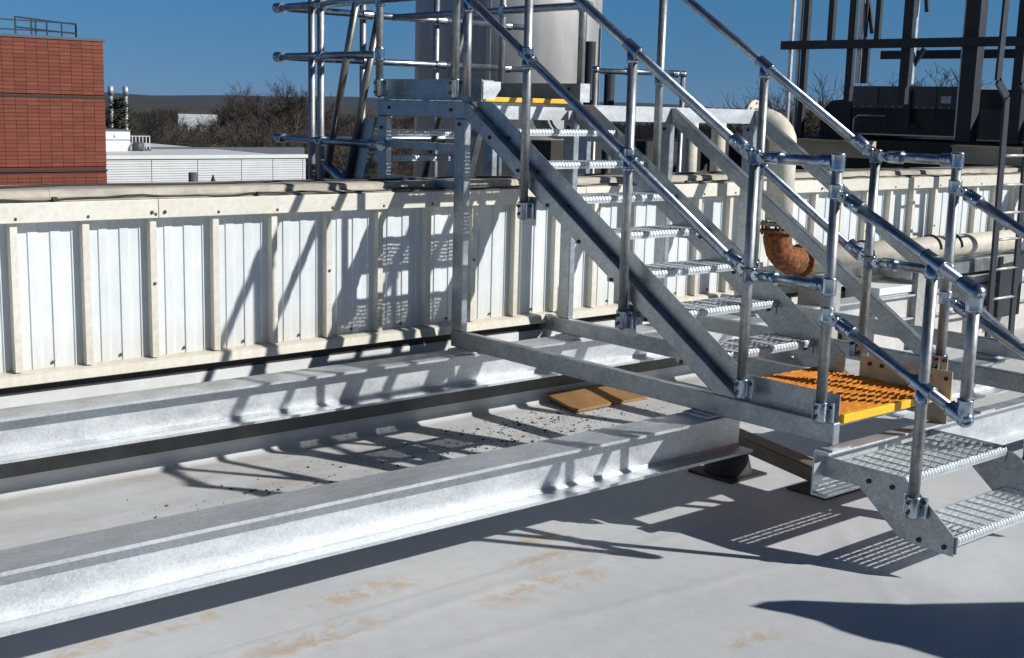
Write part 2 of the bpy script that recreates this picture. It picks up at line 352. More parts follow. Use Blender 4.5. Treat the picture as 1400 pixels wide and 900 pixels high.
# fascia channels between the frames
for i in range(3):
    m = MB(); x0, x1 = FX[i]+.0505, FX[i+1]-.0005
    m.box(x0, x1, LP+.001, LP+.009, PT-.1, PT); m.box(x0, x1, LP+.009, LP+.05, PT-.008, PT-.001); m.box(x0, x1, LP+.009, LP+.05, PT-.1, PT-.092)
    m.build("fascia_channel", GALVB, ST)
for i in range(3):
    m = MB(); x0, x1 = FX[i]+.0505, FX[i+1]-.0005
    m.box(x0, x1, LP+DD-.05, LP+DD-.042, PT-.1, PT-.004); m.build("rear_channel", GALV, ST)
for z in (1.20, .98):   # thin horizontal ties seen between the left frame's legs
    m = MB(); m.bar((.025, LP+.1, z), (.025, LP+DD-.1, z), .04, .045); m.build("tie_bar", GALV, ST)
# stringer plates
def plate(x, rows=True):
    c = .1256; s = .6396
    poly = [(.55, s*.55-c), (2.50, s*2.50-c), (2.64, PT), (2.64, PT-.10), (2.55, PT-.16), (.80, s*.8-c-.26), (.55, .12)]
    m = MB(); m.prism(poly, 'X', x, x+.006); return m.build("stringer_plate", GALV, ST)
plate(.0505); plate(.8605)
# grating unit: lattice of upright strips with a serrated nosing, cheap and shared
def grating_mesh(name, m, L, D, nos=True, h=.0162, pitch=.0335, tz=-.004, wv=.001, tw=.005):
    mb = MB(); rnd = random.Random(3)
    ny = int(round((D-.03)/pitch))
    ys = [.022+(D-.034)*j/ny for j in range(ny+1)]
    nx = int(L/.078); dx = L/nx
    for j, y in enumerate(ys):      # wavy strips across the tread, leaning like louvres
        v = []; f = []; N = nx*2
        for i in range(N+1):
            x = i*L/N; o = wv*(1 if (i+j) % 2 else -1); hh = 0 if i % 2 else -.003
            v += [(x, y+o-.003, hh), (x, y+o-.003+tw, hh), (x, y+o+.002, -h), (x, y+o-.001, -h)]
        for i in range(N):
            b = i*4
            for a_, c_ in ((0, 1), (1, 2), (2, 3), (3, 0)): f.append((b+a_, b+4+a_, b+4+c_, b+c_))
        mb.add(v, f)
    for j in range(ny):             # short ties
        for i in range(nx+1):
            x = min(max(i*dx+(dx*.0 if j % 2 else 0), .003), L-.003)
            mb.bar((x, ys[j], tz), (x, ys[j+1], tz), .0035, .008)
    if nos:                         # folded nosing with teeth
        mb.box(0, L, 0, .003, -.036, -.004); mb.box(0, L, .003, .02, -.007, -.004); mb.box(0, L, .003, .02, -.036, -.033)
        nt_ = int(L/.024)
        for i in range(nt_):
            x = (i+.5)*L/nt_; w2 = L/nt_*.5
            mb.add([(x-w2*.9, -.0005, -.030), (x+w2*.2, -.0005, -.030), (x+w2*.9, -.0005, -.008), (x-w2*.2, -.0005, -.008), (x, -.004, -.019)],
                   [(0, 1, 4), (1, 2, 4), (2, 3, 4), (3, 0, 4)])
            mb.add([(x-w2*.8, .0, -.004), (x+w2*.8, .0, -.004), (x+w2*.3, .004, .002), (x-w2*.3, .004, .002), (x-w2*.8, .012, -.004), (x+w2*.8, .012, -.004)],
                   [(0, 1, 2, 3), (3, 2, 5, 4)])
        mb.box(0, L, D-.003, D, -.036, -.002)
    return mb.mesh(name, m)
TW = .803
gm = grating_mesh("tread_grating", TREAD, TW, .255)
gmw = grating_mesh("wide_tread_grating", TREAD, .850, .27)
gmu = grating_mesh("upper_step_grating", TREAD, .850, .335)
gy = grating_mesh("orange_grating", ORG, TW, .27, False, h=.034, pitch=.031, tz=-.018, wv=.003, tw=.0065)
endp = MB().prism([(0, -.075), (.25, -.075), (.25, -.002), (0, -.002)], 'X', 0, .004).mesh("tread_end_plate", GALV)
boltm = MB().tube([(0, 0, 0), (-.007, 0, 0)], .011, 8).mesh("bolt", BOLT)
def put(me, name, parent, loc, rot=None):
    o = bpy.data.objects.new(name, me); col.objects.link(o); o.parent = parent; o.location = loc
    if rot: o.rotation_euler = rot
    return o
def tread(x, y, z, me, L, D=.25, lab=None):
    g = bpy.data.objects.new("tread", me); col.objects.link(g); g.parent = ST; g.location = (x, y, z)
    for xx in (.0005, L-.0045):
        e = bpy.data.objects.new("end_plate", endp); col.objects.link(e); e.parent = g; e.location = (xx, .004, 0)
    b = put(boltm, "bolt", g, (L-.0046, .055, -.055))
    return g
for k in range(7):
    y, z = 2.29-.257*k, 1.325-.175*k
    tread(.057, y, z, gm, TW)
    put(boltm, "bolt", ST, (.050, y+.05, z-.052)); put(boltm, "bolt", ST, (0, y+.166, z-.052))
    put(boltm, "bolt", ST, (.8605, y+.05, z-.052))
for y, z in ((3.464, 1.427), (2.824, 1.423), (2.74, 1.341), (3.55, 1.30)): put(boltm, "bolt", ST, (0, y, z))
for x in FX[1:]:
    for y, z in ((2.80, 1.425), (2.74, 1.33)): put(boltm, "bolt", ST, (x, y, z))
# platform deck: grating planks, yellow front nosing
for j in range(3):
    put(gm, "deck_plank", ST, (.057, 2.69+.015+j*.29, 1.502))
m = MB(); m.box(.057, .86, 2.655, 2.70, 1.477, 1.505); m.build("nosing", YEL, ST, bevel=.003)
# toe boards of the platform
m = MB(); m.box(.052, .058, 2.60, 3.60, 1.477, 1.605); m.box(.058, .14, 2.60, 2.606, 1.49, 1.60); m.build("toe_board", GALV, ST)
m = MB(); m.prism([(.059, 1.49), (.14, 1.49), (.19, 1.55), (.19, 1.593), (.059, 1.593)], 'Y', 2.594, 2.599); m.build("toe_board_end", GALVB, ST)
m = MB(); m.box(.853, .859, 2.62, 3.60, 1.507, 1.605); m.build("toe_board", mat("grey_toe_board", (.25, .24, .21), .5, .4, .2, 8), ST)
m = MB(); m.box(.853, .935, 2.612, 2.618, 1.49, 1.605); m.build("toe_board_end", GALVB, ST)
for y in (3.50, 2.72): put(boltm, "bolt", ST, (.853, y, 1.57))
# landing: orange grating, yellow front, toe boards
for j in range(3):
    g_ = put(gy, "landing_grating", ST, (.057, .015+j*.272, .135))
    if j == 2: g_.scale = (1, .62, 1)
m = MB(); m.box(.057, .86, -.012, .012, .094, .1345); m.build("nosing", YEL, ST, bevel=.003)
m = MB(); m.box(.046, .052, .01, .55, .1005, .222); m.build("toe_board", GALV, ST)
m = MB(); m.box(.8605, .8665, -.06, .46, .06, .242); m.build("toe_board", TAN, ST)
for y in (.40, .33, .06, -.03): put(boltm, "bolt", ST, (.8605, y, .205))
m = MB(); m.box(.8605, .8665, -.05, .06, -.02, .0595); m.build("hanger_plate", TAN, ST)
m = MB(); m.box(.055, .86, .10, .108, .04, .105); m.box(.055, .86, .45, .458, .04, .105); m.build("landing_joist", GALV, ST)
m = MB(); m.box(.868, .886, -.055, -.01, .094, .1345); m.build("nosing_end", YEL, ST)
# lower flight bolted to the right-hand beam
poly = [(.06, -.058), (-.355, -.058), (-.44, -.10), (-.621, -.252), (-.621, -.336), (-.477, -.335), (-.365, -.322), (-.161, -.157), (-.156, -.150), (.06, -.150)]
for x in (-.002, .858):
    m = MB(); m.prism(poly[::-1], 'X', x, x+.008); m.build("step_plate", GALV, ST)
for x in (-.002, .858):
    for y, z in ((-.20, -.115), (-.317, -.113), (-.462, -.307), (-.58, -.305)): put(boltm, "bolt", ST, (x, y, z))
tread(.0065, -.375, -.06, gmu, .850); tread(.0065, -.635, -.252, gmw, .850)

# handrails
XL, XR = -.037, .925
r = .0242
def rl(p, q, name="rail", seg=16): return MB().tube([p, q], r, seg).build(name, RAILM if name == "rail" else TUBE, ST)
def collar(p, d, L=.07, rr=.0315):
    p = Vector(p); d = Vector(d).normalized()
    mb = MB(); mb.tube([p-d*L/2, p-d*(L/2-.008), p+d*(L/2-.008), p+d*L/2], [rr+.0015, rr, rr, rr+.0015], 16)
    # grub screw
    s_ = d.cross(Vector((0, 0, 1))); s_ = s_.normalized() if s_.length > .1 else Vector((0, -1, 0))
    mb.tube([p-s_*rr*.9, p-s_*(rr+.006)], .008, 8)
    return mb.build("fitting", FIT, ST)
def tee(p, along, down=(0, 0, -1)):
    """post head: long sleeve on the rail with a short socket over the post"""
    p = Vector(p); a = Vector(along).normalized(); mb = MB()
    mb.tube([p-a*.05, p-a*.042, p+a*.042, p+a*.05], [.033, .0315, .0315, .033], 16)
    mb.tube([p, p+Vector(down)*.055, p+Vector(down)*.066], [.030, .0315, .033], 16)
    return mb.build("fitting", FIT, ST)
def swivel(p, d, s=1):
    """pinned swivel joint starting at a post, sleeve onto a rail leaving in direction d"""
    p = Vector(p); d = Vector(d).normalized(); mb = MB(); x = Vector((1, 0, 0))
    c = p+d*.046
    mb.tube([p-Vector((0, 0, .032)), p-Vector((0, 0, .026)), p+Vector((0, 0, .026)), p+Vector((0, 0, .032))], [.033, .0315, .0315, .033], 16)
    mb.bar(p+d*.02, c, .034, .034); mb.tube([c-x*.022, c+x*.022], .023, 14); mb.tube([c-x*.030, c+x*.030], .010, 8)
    mb.bar(c, c+d*.035, .036, .034); mb.tube([c+d*.026, c+d*.030, c+d*.098, c+d*.106], [.024, .0315, .0315, .033], 16)
    s_ = d.cross(x).normalized(); mb.tube([c+d*.07+x*-.028, c+d*.07-x*.038], .0085, 8)
    return mb.build("swivel_fitting", FIT, ST)
def bracket(x, y, z, side=-1, h=.085):
    """base clamp holding a post to a plate"""
    mb = MB(); xp = x-side*.026
    mb.tube([(x, y, z-.008), (x, y, z), (x, y, z+h-.005), (x, y, z+h)], [.026, .0325, .0325, .034], 14)
    mb.box(min(xp, xp-side*-.010), max(xp, xp-side*-.010), y-.055, y+.055, z-.004, z+h)
    mb.box(min(x, xp), max(x, xp), y-.022, y+.022, z, z+h-.01)
    o = mb.build("post_bracket", FIT, ST)
    for dy, dz in ((.042, h-.02), (-.042, h-.02), (0, .02), (.0, h-.022)):
        q = put(boltm, "bolt", o, (x-.033 if dy == 0 else xp+side*.004 if side < 0 else xp-.006, y+dy, z+dz)); q.scale = (1, .8, .8)
    q = put(boltm, "bolt", o, (x, y, z-.006)); q.rotation_euler = (0, R(-90), 0)
    return o
def side_rails(X, posts, side, end=True):
    sl = .637
    top = lambda y: 1.266+sl*(y-.545); mid = lambda y: .715+sl*(y-.52)
    yt0, ym0, yb = .50, .49, .05
    zt, zm = 1.252, .714
    for (y, zb, zt_, head) in posts:
        MB().tube([(X, y, zb), (X, y, zt_)], r, 16).build("post", TUBE, ST)
        bracket(X, y, zb, side)
    up_ = Vector((0, 1, sl)).normalized(); dn = -up_
    # upper sloping rails (top and mid)
    rl((X, yt0+.06, top(yt0+.06)), (X, 2.9, top(2.9))); rl((X, ym0+.06, mid(ym0+.06)), (X, 2.62, mid(2.62)))
    # level rails over the landing
    rl((X, yt0-.06, zt), (X, yb, zt)); rl((X, ym0-.06, zm), (X, yb, zm))
    swivel((X, yt0, zt), up_); swivel((X, yt0, zt), (0, -1, 0)); swivel((X, ym0, zm), up_); swivel((X, ym0, zm), (0, -1, 0))
    for z in (zt, zm):
        collar((X, yb, z), (0, 0, 1), .075); collar((X, yb+.05, z), (0, 1, 0), .06)
    # lower flight rails
    dz0 = -.125
    d2 = Vector((0, -.655, -.36 if X > 0 else -.36)).normalized()
    for z, ye, ze in ((zt+dz0, -.635, .775), (zm+dz0, -.635, .262)):
        P = Vector((X, yb, z)); Q = Vector((X, ye, ze)); d = (Q-P).normalized()
        swivel(P, d); rl(P+d*.1, Q)
    # closed end with large elbows
    E1, E2 = Vector((X, -.635, .775)), Vector((X, -.635, .262))
    rl(E1, E2, "post")
    for E, zz in ((E1, 1), (E2, -1)):
        mb = MB(); d = (Vector((X, yb, (zt if zz > 0 else zm)+dz0))-E).normalized()
        path = [E+d*.075, E+d*.068, E+d*.03, E+Vector((0, -.006, -.004*zz)), E-Vector((0, 0, zz*.03)), E-Vector((0, 0, zz*.072)), E-Vector((0, 0, zz*.078))]
        mb.tube(path, [.0335, .032, .034, .040, .034, .032, .0335], 18); mb.ball(E+Vector((0, -.004, 0)), .037, 16, 10)
        mb.build("elbow_fitting", FIT, ST)
    return top, mid
pl_ = [(2.10, .845, 2.255, 0), (1.30, .345, 1.745, 0), (.50, .132, 1.285, 1), (.05, .11, 1.29, 1), (-.442, -.20, .90, 0)]
top, mid = side_rails(XL, pl_, -1)
for y in (2.10, 1.30): tee((XL, y, top(y)), (0, 1, .637)); 
for y in (2.10, 1.30, ): tee((XL, y, mid(y)), (0, 1, .637)); collar((XL, y, mid(y)-.0), (0, 0, 1), .10, .0305)
def low(z0, ze, y): return z0+(ze-z0)*(.05-y)/.685
for z0, ze in ((1.127, .775), (.589, .262)): tee((XL, -.442, low(z0, ze, -.442)), (0, -.685, ze-z0))
pr_ = [(2.01, 1.00, 2.20, 0), (1.235, .55, 1.705, 0), (.50, .22, 1.285, 1), (.05, .22, 1.29, 1), (-.442, -.20, .90, 0)]
side_rails(XR, pr_, 1)
for y in (2.01, 1.235): tee((XR, y, top(y)), (0, 1, .637)); tee((XR, y, mid(y)), (0, 1, .637))
# bracket tabs hanging below the raking tube at the left posts
for y, z in ((2.10, .80), (1.30, .30)):
    m = MB(); m.box(.0, .008, y-.06, y+.05, z, z+.16); m.box(-.006, .0, y-.05, y+.05, z+.04, z+.13); m.build("bracket_plate", GALV, ST)
# platform guard posts and rails
for X, ys in ((XL, (2.74, 3.52)), (XR, (2.69, 3.47))):
    side = -1 if X < 0 else 1
    for y in ys:
        MB().tube([(X, y, 1.50), (X, y, 2.66)], r, 16).build("post", TUBE, ST); bracket(X, y, 1.50, side, .10)
        collar((X, y, 2.085), (0, 0, 1), .07)
    rl((X, 2.60, 2.62), (X, 4.75, 2.62)); 
m = MB(); m.tube([(XL, 2.63, 1.50), (XL, 2.63, 2.05)], r, 16); m.build("post", TUBE, ST); tee((XL, 2.63, 2.045), (0, 1, .637))
rl((XR, 2.62, 2.085), (XR, 4.75, 2.085))
rl((XL, 2.70, 2.09), (XL, 4.74, 2.09))
collar((XL, 3.52, 1.755), (0, 0, 1), .08)

# ------------------------------------------------------------ guard rail beyond the wall
GR = thing("guard_rail", (0, 0, 0), "three-bar galvanised tube guard rail standing beyond the white wall at the platform's far left", "guard rail")
_ST = ST; ST = GR
YB = 4.75
for z, yn in ((1.755, 3.58), (1.19, 3.53)): rl((XL, yn, z), (XL, YB+.04, z))
for z in (2.09, 1.755, 1.19):
    collar((XL, YB, z), (0, 1, 0), .09, .034); collar((XL, 4.215, z), (0, 1, 0), .09, .034)
    rl((.03, YB, z), (2.3, YB, z))
    for x in (.69, 1.37, 2.03): collar((x, YB, z), (1, 0, 0), .09, .034)
for y, x in ((4.33, XL+.0), (4.215, XL)): MB().tube([(x, y, ZR), (x, y, 2.75)], r, 14).build("post", TUBE, GR)
for x, z1 in ((.69, 2.7), (1.37, 2.7), (2.03, 2.7)): MB().tube([(x, YB+.05, ZR), (x, YB+.05, z1)], r, 14).build("post", TUBE, GR)
collar((XL, 3.55, 1.19), (0, 1, 0), .10, .036)
GR2 = thing("guard_rail", (0, 0, 0), "short low guard rail with rounded corners standing right of the tank", "guard rail"); ST = GR2
rl((3.05, YB, 1.775), (4.17, YB, 1.795))
for x in (3.05, 4.17): MB().tube([(x, YB, -.6), (x, YB, 1.78)], r, 14).build("post", TUBE, GR2); MB().ball((x, YB, 1.785), .036, 12, 8).build("elbow_fitting", FIT, GR2)
for x in (3.45, 3.52, 4.05): collar((x, YB, 1.785), (1, 0, 0), .07, .034)
ST = GR
# raking rails and stringers of the far descending flight
FS = thing("far_staircase", (0, 0, 0), "far flight descending behind the wall, dull raking tube rails and grey stringer plates", "staircase")
ST = FS
for x, (y0, z0), (y1, z1) in ((XL, (3.72, 2.30), (4.15, .95)), (XL+.02, (3.56, 2.0), (3.93, .90)), (.90, (3.72, 2.3), (4.4, .7))):
    MB().tube([(x, y0, z0), (x, y1, z1)], r, 12).build("rail", mat("dull_tube", (.34, .33, .29), .4, .8, .3, 10), FS)
for x in (.0, .88):
    m = MB(); m.prism([(3.62, 1.36), (3.74, 1.36), (4.02, .95), (4.02, .2), (3.78, .9)], 'X', x, x+.05); m.build("stringer", GALV, FS)
for k in range(3):
    g = bpy.data.objects.new("tread", gm); col.objects.link(g); g.parent = FS; g.location = (.055, 3.70+.13*k, 1.28-.175*k)
m = MB(); m.tube([(XL, 4.14, 1.03), (XL, 3.98, .96), (XL, 3.90, .935)], .036, 14); m.build("elbow_fitting", FIT, FS)
ST = _ST

# ------------------------------------------------------------ cladding wall
WL = thing("clad_wall", (0, 0, 0), "low white profiled metal wall with cream ribs, fascia and weathered cap behind the stair", "wall")
WR, RF = 2.97, 2.915      # recess and rib front
RX0, RP = -2.571-.353*3, .353
ribm = MB(); ribm.prism([(0, RF), (.035, RF), (.037, WR+.01), (-.002, WR+.01)], 'Z', .112, .845); ribm = ribm.mesh("rib", CREAM)
pm = MB()
xs_ = [(.0, 0), (.055, 0), (.060, -.007), (.105, -.007), (.110, 0), (.165, 0), (.170, -.007), (.215, -.007), (.220, 0), (.270, 0), (.275, -.007), (.318, -.007)]
v = [(x, WR+d, z) for z in (.106, .85) for x, d in xs_]; n = len(xs_)
pm.add(v, [(i, i+1, n+i+1, n+i) for i in range(n-1)]); pmesh = pm.mesh("cladding_panel", WHITE)
scr = MB().ball((0, 0, 0), .0085, 8, 5); scr = scr.mesh("screw", mat("screw_head", (.12, .11, .10), .4, .6))
NB = 36
for i in range(NB):
    x = RX0+i*RP
    put(ribm, "rib", WL, (x, 0, 0)); o = put(pmesh, "cladding_panel", WL, (x+.040, random.uniform(-.0015, .0015), random.uniform(-.003, .003)))
    if 0 < i < 30:
        put(scr, "screw", WL, (x+.02, 2.886, .862)); put(scr, "screw", WL, (x+.2, WR-.008, .135))
        if i % 3 == 2: put(scr, "screw", WL, (x+.02, RF-.002, .50))
m = MB(); m.box(-4, 9, 2.99, 3.42, -.5, .90); m.build("wall_core", CONC, WL)
XJ = [-5, -1.83, 1.2, 3.85, 6.6, 9.2]
for a, b in zip(XJ, XJ[1:]):
    m = MB(); m.box(a+.0015, b-.0015, 2.885, 2.985, .842, .938); m.build("fascia_board", CREAM, WL, bevel=.003)
    for xx in (a+.035, b-.035): put(scr, "screw", WL, (xx, 2.882, .872)).scale = (1.15, 1.15, 1.15)
for k, (a, b) in enumerate(zip([-5, -2.35, .65, 3.3, 6.2], [-2.35, .65, 3.3, 6.2, 9.2])):
    m = MB(); p_ = [(2.903, .944), (2.935, .950), (2.972, .955), (2.978, .960), (2.980, .982), (2.99, .990), (3.02, .993), (3.40, .988), (3.44, .975), (3.44, .90), (2.903, .940)]
    m.prism(p_[::-1], 'X', a+.001, b-.001); m.build("wall_cap", CAPM, WL)
for a, b in zip([-5, -1.42, 1.9, 5.2], [-1.42, 1.9, 5.2, 9.2]):
    m = MB(); m.prism([(2.985, .112), (2.925, .104), (2.905, .095), (2.895, .050), (2.902, .046), (2.985, .052)], 'X', a+.001, b-.001); m.build("base_trim", CREAM, WL)
m = MB(); m.box(-5, 9.2, 2.962, 2.985, -.01, .046); m.build("trim_shade_strip", RUBB, WL)  # black strip standing in for the shade under the base trim
tag(MB().box(-9, 12, 2.944, 2.951, -.415, -.262).build("dark_flashing", mat("dark_flashing", (.13, .13, .125), .8, 0, .4, 5)), kind='structure')
# cable clipped along the wall head
pts = []; rnd = random.Random(5)
for i in range(120):
    x = -4+i*.1; sag = .006*math.sin(i*.7)+.004*math.sin(i*1.9)
    pts.append((x, 2.903+.012*math.sin(i*.37), .951+sag))
CB = tag(MB().tube(pts, .0055, 6).build("cable", RUBB), "thin black cable lying along the ledge under the wall cap", "cable")
pts = [(x, y+.2, 1.0+.004*math.sin(x*5)) for x, y, z in pts]
tag(MB().tube(pts, .006, 6).build("cable", RUBB), "second dark cable lying on top of the weathered wall cap", "cable")
clip = MB().box(-.012, .012, -.012, .010, -.008, .009).mesh("cable_clip", RUBB)
for i, x in enumerate((-2.36, -.05-1.2, -.22, 1.05, 2.2, 3.3, 4.6)): put(clip, "cable_clip", CB, (x, 2.893, .953))

# ------------------------------------------------------------ loose things on the roof
t = thing("board", (0, 0, 0), "brown weathered board lying tilted between the beams, left of the pair", "board", "boards lying on the roof")
def board(t, pts, th=.02):
    a = [Vector(p) for p in pts]; m = MB(); m.add([p for p in a]+[p+Vector((0, 0, th)) for p in a], [(3, 2, 1, 0), (4, 5, 6, 7), (0, 1, 5, 4), (1, 2, 6, 5), (2, 3, 7, 6), (3, 0, 4, 7)])
    m.build("plank", WOOD, t, bevel=.003)
board(t, [(.86, 2.56, ZR+.022), (1.20, 2.57, ZR+.022), (1.36, 2.90, ZR+.065), (.92, 2.92, ZR+.055)])
t = thing("board", (0, 0, 0), "brown weathered board beside the beam, the right one and farther under the stair", "board", "boards lying on the roof")
board(t, [(1.235, 2.60, ZR+.015), (1.56, 2.58, ZR+.015), (1.66, 2.88, ZR+.045), (1.37, 2.92, ZR+.05)])
t = thing("debris", (0, 0, 0), "", ""); bpy.data.objects.remove(t)
mb = MB(); rnd = random.Random(11)
for k in range(900):
    u = rnd.random()
    if u < .6: x, y = rnd.gauss(.55, .42), rnd.gauss(2.42, .22)
    elif u < .85: x, y = rnd.gauss(-.2, .5), rnd.gauss(2.35, .25)
    else: x, y = rnd.gauss(-1.3, .6), rnd.gauss(2.3, .2)
    if y > 2.8 or y < .7: continue
    s_ = rnd.uniform(.003, .008)*(2.6 if rnd.random() < .2 else 1); a = rnd.random()*6; c, d = math.cos(a)*s_, math.sin(a)*s_
    mb.add([(x-c, y-d, zr(y)+.001), (x+d*.5, y-c*.5, zr(y)+.002), (x+c, y+d, zr(y)+.001), (x, y, zr(y)+.005+s_*.4)], [(0, 1, 3), (1, 2, 3), (2, 0, 3)])
tag(mb.build("leaf_debris", mat("dry_debris", (.065, .045, .032), .9)), "small dark dry leaf bits scattered on the roof between the beams", "debris", kind='stuff')
t = thing("shadow_caster", (0, 0, 0), "added unseen flat sheet on a post at right, outlined to throw the corner shadow", "shadow caster")  # invented off-frame sheet, outlined to cast the corner shadow
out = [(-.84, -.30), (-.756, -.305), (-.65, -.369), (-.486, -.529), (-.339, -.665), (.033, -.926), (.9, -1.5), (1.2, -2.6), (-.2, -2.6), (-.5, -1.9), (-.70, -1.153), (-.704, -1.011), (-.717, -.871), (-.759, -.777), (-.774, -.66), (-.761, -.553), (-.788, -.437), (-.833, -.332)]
m = MB(); m.prism([(x+1.1, y-1.1*1.414) for x, y in out][::-1], 'Z', .645, .67); m.build("caster_sheet", DARKG, t)
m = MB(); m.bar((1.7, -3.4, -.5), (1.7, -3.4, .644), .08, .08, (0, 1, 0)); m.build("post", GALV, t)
# ------------------------------------------------------------ pipes by the wall
PE = thing("pipe_riser", (0, 0, 0), "fat cream insulated pipe rising over the wall with elbow and rusty lower bend", "pipe")
px_, py_ = 3.06, 2.72
mb = MB(); pts = [(px_, py_, .66), (px_, py_, 1.22)]+[(px_-.06*(1-math.cos(t)), py_+.17*(1-math.cos(t)), 1.22+.17*math.sin(t)) for t in [R(a) for a in (15, 30, 45, 60, 75, 90)]]+[(px_-.075, py_+.23, 1.39)]
mb.tube(pts, .103, 22); mb.build("insulated_pipe", PIPEW, PE)
def flange(c, d, rr, th, m, parent, nb=8):
    c = Vector(c); d = Vector(d).normalized(); mb = MB(); mb.tube([c-d*th/2, c+d*th/2], rr, 24)
    a = d.orthogonal().normalized(); b = d.cross(a)
    for k in range(nb):
        q = c+(a*math.cos(k*6.283/nb)+b*math.sin(k*6.283/nb))*(rr-.02); mb.tube([q-d*(th/2+.016), q+d*(th/2+.016)], .011, 6)
    return mb.build("flange", m, parent)
flange(pts[-1], (Vector(pts[-1])-Vector(pts[-2])), .16, .03, PIPEW, PE); 
flange((px_, py_, .63), (0, 0, 1), .135, .022, mat("grey_flange", (.26, .23, .19), .6, .3, .4, 12), PE); flange((px_, py_, .575), (0, 0, 1), .135, .022, RUST, PE)
mb = MB(); pts = [(px_, py_, .58)]+[(px_+.20*(1-math.cos(t)), py_-.03*(1-math.cos(t)), .54-.20*math.sin(t)) for t in [R(a) for a in (0, 15, 30, 45, 60, 75, 90)]]+[(px_+.28, py_-.03, .34)]
mb.tube(pts, [.095]+[.104]*7+[.104], 22); mb.v = [(x_+random.gauss(0, .004), y_+random.gauss(0, .004), z_+random.gauss(0, .004)) for x_, y_, z_ in mb.v]; mb.build("rusty_elbow", RUST, PE)
flange((px_+.27, py_-.03, .34), (1, 0, 0), .13, .025, RUST, PE)
PH = thing("horizontal_pipe", (0, 0, 0), "cream insulated pipe lying level along the wall foot at the right", "pipe")
mb = MB(); mb.tube([(px_+.30, py_-.03, .34), (9, py_-.03, .34)], .102, 22); mb.build("insulated_pipe", PIPEW, PH)
for x in (4.15, 5.16, 5.50, 7.2):
    m = MB(); m.tube([(x, py_-.03+.112*math.cos(a_), .34+.112*math.sin(a_)) for a_ in [R(k) for k in range(-60, 200, 20)]], .009, 6); m.build("pipe_strap", RUBB, PH)
for x in (3.6, 4.9, 6.3): 
    m = MB(); m.box(x-.1, x+.1, py_-.16, py_+.1, ZR, .22); m.build("saddle_block", CONC, PH)
t = thing("kerb_channel", (0, 0, 0), "grey galvanised channel below the level pipe at the wall foot", "channel")
m = MB(); m.box(4.75, 9, 2.60, 2.87, .10, .225); m.build("channel_section", GALV, t, bevel=.005)
t = thing("low_ledge", (0, 0, 0), "white ledge along the wall foot under the grey channel", "ledge")
m = MB(); m.box(4.3, 9, 2.60, 2.93, .0, .06); m.build("ledge_top", WPAINT, t); m = MB(); m.box(4.3, 9, 2.62, 2.93, ZR, .0); m.build("ledge_wall", mat("pale_concrete", (.55, .54, .52), .8, 0, .15, 4), t)

# ladder at far right
LD = thing("roof_ladder", (0, 0, 0), "dark steel ladder with cranked rails at the far right edge", "ladder")
for dx in (0, .40):
    m = MB(); pts = [(5.36+dx, 2.3, 2.9), (5.33+dx, 2.3, 1.77), (5.50+dx, 2.3, 1.64), (5.56+dx, 2.3, -.50)]
    for a, b in zip(pts, pts[1:]): m.bar(a, b, .075, .022, (0, 1, 0))
    m.build("ladder_rail", DARK, LD)
for z in (1.15, .90, .66, .43, .17, -.09):
    m = MB(); m.tube([(5.56, 2.3, z), (5.95, 2.3, z)], .012, 8); m.build("rung", GALVB, LD)
m = MB(); zz = [(5.90, .17), (5.82, .12), (5.90, .10), (5.90, .02), (5.80, -.03), (5.90, -.04), (5.90, -.30), (6.3, -.30), (6.3, .2)]
t = thing("saw_edged_plate", (0, 0, 0), "black plate with notched edge hanging beside the ladder foot", "bracket")
m.prism(zz, 'Y', 2.42, 2.45); m.build("plate", DARK, t)

# ------------------------------------------------------------ tank
TK = thing("storage_tank", (5.05, 8.3, -1.2), "tall round grey steel tank behind the stair platform", "tank")
m = MB(); m.tube([(0, 0, 0), (0, 0, 7.5)], 1.085, 64, True); m.build("tank_shell", TANK, TK)
ang = math.atan2(-3.1625-8.3, -4.6165-5.05)
for da, name in ((.95, "tank_seam"), (-.2, "tank_seam")):
    a_ = ang+da; c = Vector((math.cos(a_), math.sin(a_), 0)); m = MB(); m.bar(c*1.087, c*1.087+Vector((0, 0, 7.5)), .012, .05, c.cross(Vector((0, 0, 1)))); m.build(name, TANK, TK)
a_ = ang+.62; c = Vector((math.cos(a_), math.sin(a_), 0))
for rr, th in ((.27, .05), (.23, .07)):
    m = MB(); m.tube([c*1.0+Vector((0, 0, 2.62)), c*(1.085+th)+Vector((0, 0, 2.62))], rr, 28); m.build("manhole_cover", TANK, TK)

# ------------------------------------------------------------ dark plant structure at right
PO, PA = (8.043, 6.584, 0), R(-85.417)
def pthing(*a):
    t = thing(a[0], PO, *a[1:]); t.rotation_euler.z = PA; return t
SF = pthing("steel_frame", "dark open steel frame tower rising beyond the wall at top right", "steel frame")
for x, wd, z0, z1, m_ in ((.06, .04, .9, 5, GALVB), (.17, .035, .9, 5, GALVB), (.25, .07, 1.0, 5, DARK), (.59, .07, 2.33, 5, DARK), (.87, .075, 1.62, 5, DARK), (.99, .05, 1.83, 5, GALVB), (1.05, .035, 1.83, 5, DARK),
                          (1.09, .05, 1.83, 2.25, DARK), (1.20, .06, 2.3, 5, DARK), (1.57, .09, 1.6, 5, DARK), (1.66, .05, 1.82, 5, GALVB), (1.63, .03, 1.82, 5, DARK), (2.34, .17, 1.2, 5, DARK), (2.25, .02, 1.25, 5, GALVB), (2.90, .12, 1.2, 5, DARK)):
    m = MB(); m.box(x-wd/2, x+wd/2, 0, wd, z0, z1); m.build("column", m_, SF)
for z, x0, x1, y in ((2.28, -.03, 5, -.03), (2.20, .8, 5, .9)):
    m = MB(); m.box(x0, x1, y-.05, y-.001, z-.055, z+.045); m.build("crossbeam", DARK, SF)
